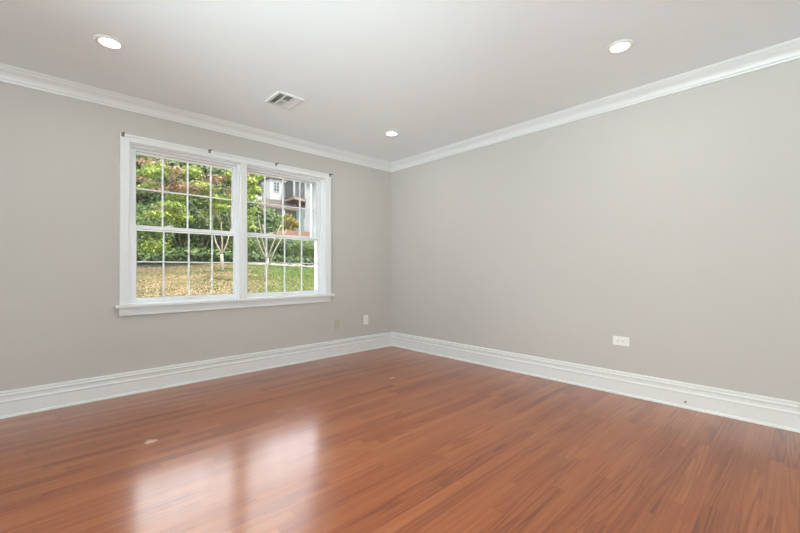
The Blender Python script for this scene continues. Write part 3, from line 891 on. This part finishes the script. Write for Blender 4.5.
# ------------------------------------------------------------------ neighbour's house up the hill
HY = 40.0
SIDING = paint('white_siding', (0.22, 0.23, 0.235), 0.8, 0.2, 0.04, 2)
GREYS = paint('blue_grey_siding', (0.155, 0.165, 0.175), 0.8, 0.2, 0.08, 3)
ROOFM = paint('brown_grey_shingles', (0.062, 0.052, 0.047), 0.95, 0.1, 0.3, 6)
DECKW = paint('reddish_deck_boards', (0.13, 0.082, 0.062), 0.8, 0.2, 0.15, 8)
RAILM = paint('dark_railing', (0.010, 0.011, 0.013), 0.6, 0.3, 0.1, 5)
PANED = paint('dark_window_pane', (0.022, 0.036, 0.048), 0.25, 0.15, 0.1, 1)
BASEM = paint('rubble_base', (0.085, 0.076, 0.068), 0.9, 0.2, 0.4, 5)
house = empty('house', (at(282, 235, HY).x, HY, gz(10, HY)))
tag(house, 'white and grey house with a balcony up the slope, right window view', 'house')
invh = Matrix.Translation(-house.location)
def hp(name, bm, mat, parent=None):
    o = obj(name, bm, mat, parent or house)
    if parent is None: o.matrix_parent_inverse = invh
    return o
def rect(px0, py0, px1, py1, Y, depth, mat, name, parent=None):
    a, b = at(px0, py1, Y), at(px1, py0, Y)
    bm = bmesh.new(); box(bm, a.x, b.x, Y, Y + depth, a.z, b.z)
    return hp(name, bm, mat, parent)
# main grey body and its roof
rect(281, 176, 330, 240, HY + 1.2, 7, GREYS, 'grey_wing')
# white gabled tower with a six-pane window
rect(270.0, 178, 281.8, 240, HY, 8, SIDING, 'white_tower')
a, b = at(269.2, 178, HY), at(282.6, 178, HY)
bm = bmesh.new(); prism(bm, [(a.x - .2, a.z), (b.x + .2, a.z), ((a.x + b.x) / 2, a.z + 1.3)], 'y', HY - 0.3, HY + 8); hp('gable_roof', bm, ROOFM)
a, b = at(283, 175.5, HY), at(331, 175.5, HY)
bm = bmesh.new(); prism(bm, [(HY + 0.6, a.z), (HY + 8.6, a.z), (HY + 4.6, a.z + 1.6)], 'x', a.x, b.x); hp('main_roof', bm, ROOFM)
wf = rect(273.4, 181.6, 279.0, 191.6, HY - 0.06, 0.05, SIDING, 'window_frame')
a, b = at(273.6, 191, HY), at(278.9, 182.6, HY)
for i in range(2):
    for j in range(3):
        bm = bmesh.new()
        w_, h_ = (b.x - a.x) / 2, (b.z - a.z) / 3
        box(bm, a.x + i * w_ + .06, a.x + (i + 1) * w_ - .06, HY - 0.10, HY - 0.05, a.z + j * h_ + .05, a.z + (j + 1) * h_ - .05)
        hp('pane', bm, PANED, wf)
# left wing, half hidden by leaves
rect(252, 180, 270.5, 240, HY + 3, 6, GREYS, 'left_wing')
rect(247, 197, 262, 206, HY - 0.6, 0.3, SIDING, 'porch_parapet')
rect(254, 187, 263, 198, HY + 2.2, 0.7, SIDING, 'white_bay')
a, b = at(250, 180, HY + 3), at(270.5, 180, HY + 3)
bm = bmesh.new(); prism(bm, [(a.x, a.z), (b.x, a.z), ((a.x + b.x) / 2, a.z + 1.4)], 'y', HY + 2.6, HY + 9); hp('left_roof', bm, ROOFM)
rect(265.2, 181, 266.6, 203, HY + 2.9, 0.08, PANED, 'tall_window')
rect(267.6, 181, 268.8, 203, HY + 2.9, 0.08, PANED, 'tall_window')
# porch roof under the tower
a, b = at(262, 207.5, HY - 2.2), at(287, 202, HY)
bm = bmesh.new(); prism(bm, [(HY - 2.4, a.z), (HY - 2.4, a.z + .18), (HY - 0.01, b.z + .1), (HY - 0.01, b.z - .1)], 'x', a.x, b.x + 0.4); hp('porch_roof', bm, ROOFM)
for px in (264, 274, 284):
    p = at(px, 208, HY - 2.2); q = gz(p.x, HY - 2.2)
    bm = bmesh.new(); box(bm, p.x - .09, p.x + .09, HY - 2.3, HY - 2.1, q - .2, p.z + .05); hp('porch_post', bm, SIDING)
# balcony with dark railing
zf = at(284.5, 199.5, HY).z
def flat(px, py, Y):
    p = at(px, py, Y); return (p.x, p.y)
pA, pB, pC, pD = flat(284.5, 200, HY), flat(294, 195, HY - 2.9), flat(305, 196.5, HY - 2.0), flat(305.5, 199, HY + 1.1)
bm = bmesh.new(); prism(bm, [pA, pB, pC, pD], 'z', zf - 0.35, zf); bal = hp('balcony_deck', bm, DECKW)
rail_top = zf + 1.95
bm = bmesh.new()
for (p, q, nb) in ((pA, pB, 11), (pB, pC, 10), (pC, pD, 8)):
    P0, P1 = Vector((*p, 0)), Vector((*q, 0))
    for zz, r in ((rail_top, .06), (zf + .15, .04)):
        tube(bm, [P0 + Vector((0, 0, zz)), P1 + Vector((0, 0, zz))], r, 6)
    for k in range(nb + 1):
        c = P0.lerp(P1, k / nb)
        tube(bm, [c + Vector((0, 0, zf)), c + Vector((0, 0, rail_top))], .05, 5)
hp('railing', bm, RAILM, bal)
for p, top_ in ((pA, 2.6), (pB, 2.9), (pC, 2.9)):
    bm = bmesh.new(); box(bm, p[0] - .09, p[0] + .09, p[1] - .09, p[1] + .09, zf, zf + top_); hp('balcony_post', bm, GREYS, bal)
# rubble plinth and dark slatted screen below the balcony
rect(284, 203, 305, 216, HY + 0.9, 0.28, BASEM, 'plinth')
rect(296, 208, 304, 232, HY - 0.5, 0.2, paint('blue_grey_door', (0.06, 0.085, 0.10), 0.6, 0.3, 0.1, 3), 'basement_door')

# reddish terrace in front of the house
a, b = at(255, 236, 30), at(316, 228, 30)
bm = bmesh.new()
TERR = paint('terracotta_gravel', (0.125, 0.075, 0.053), 0.95, 0.1, 0.3, 3, 0.4, 10)
gzt = max(gz(a.x, 29), gz(b.x, 29))
box(bm, a.x - 1, b.x + 8, 29.0, 36.5, gz(5, 29) - 1.5, at(285, 230, 29).z)
struct(obj('terrace', bm, TERR))

# two more trees beyond the left end of the view
beyond = [('evergreen_tree', 'dark evergreen tree past the left end of the left window view', 92, 15.0, 7.4, 1.7, L_DARK),
        ('evergreen_tree', 'dark evergreen tree farthest left, hidden by the window wall', 55, 12.6, 6.4, 1.6, L_DARK)]
for nm, lb, px, y, top, rx, mt in beyond:
    big_tree(nm, lb, tx(px, y), y, top, rx, mt, n=9000, leaf=0.16, zlow=0.05, blobs=34)
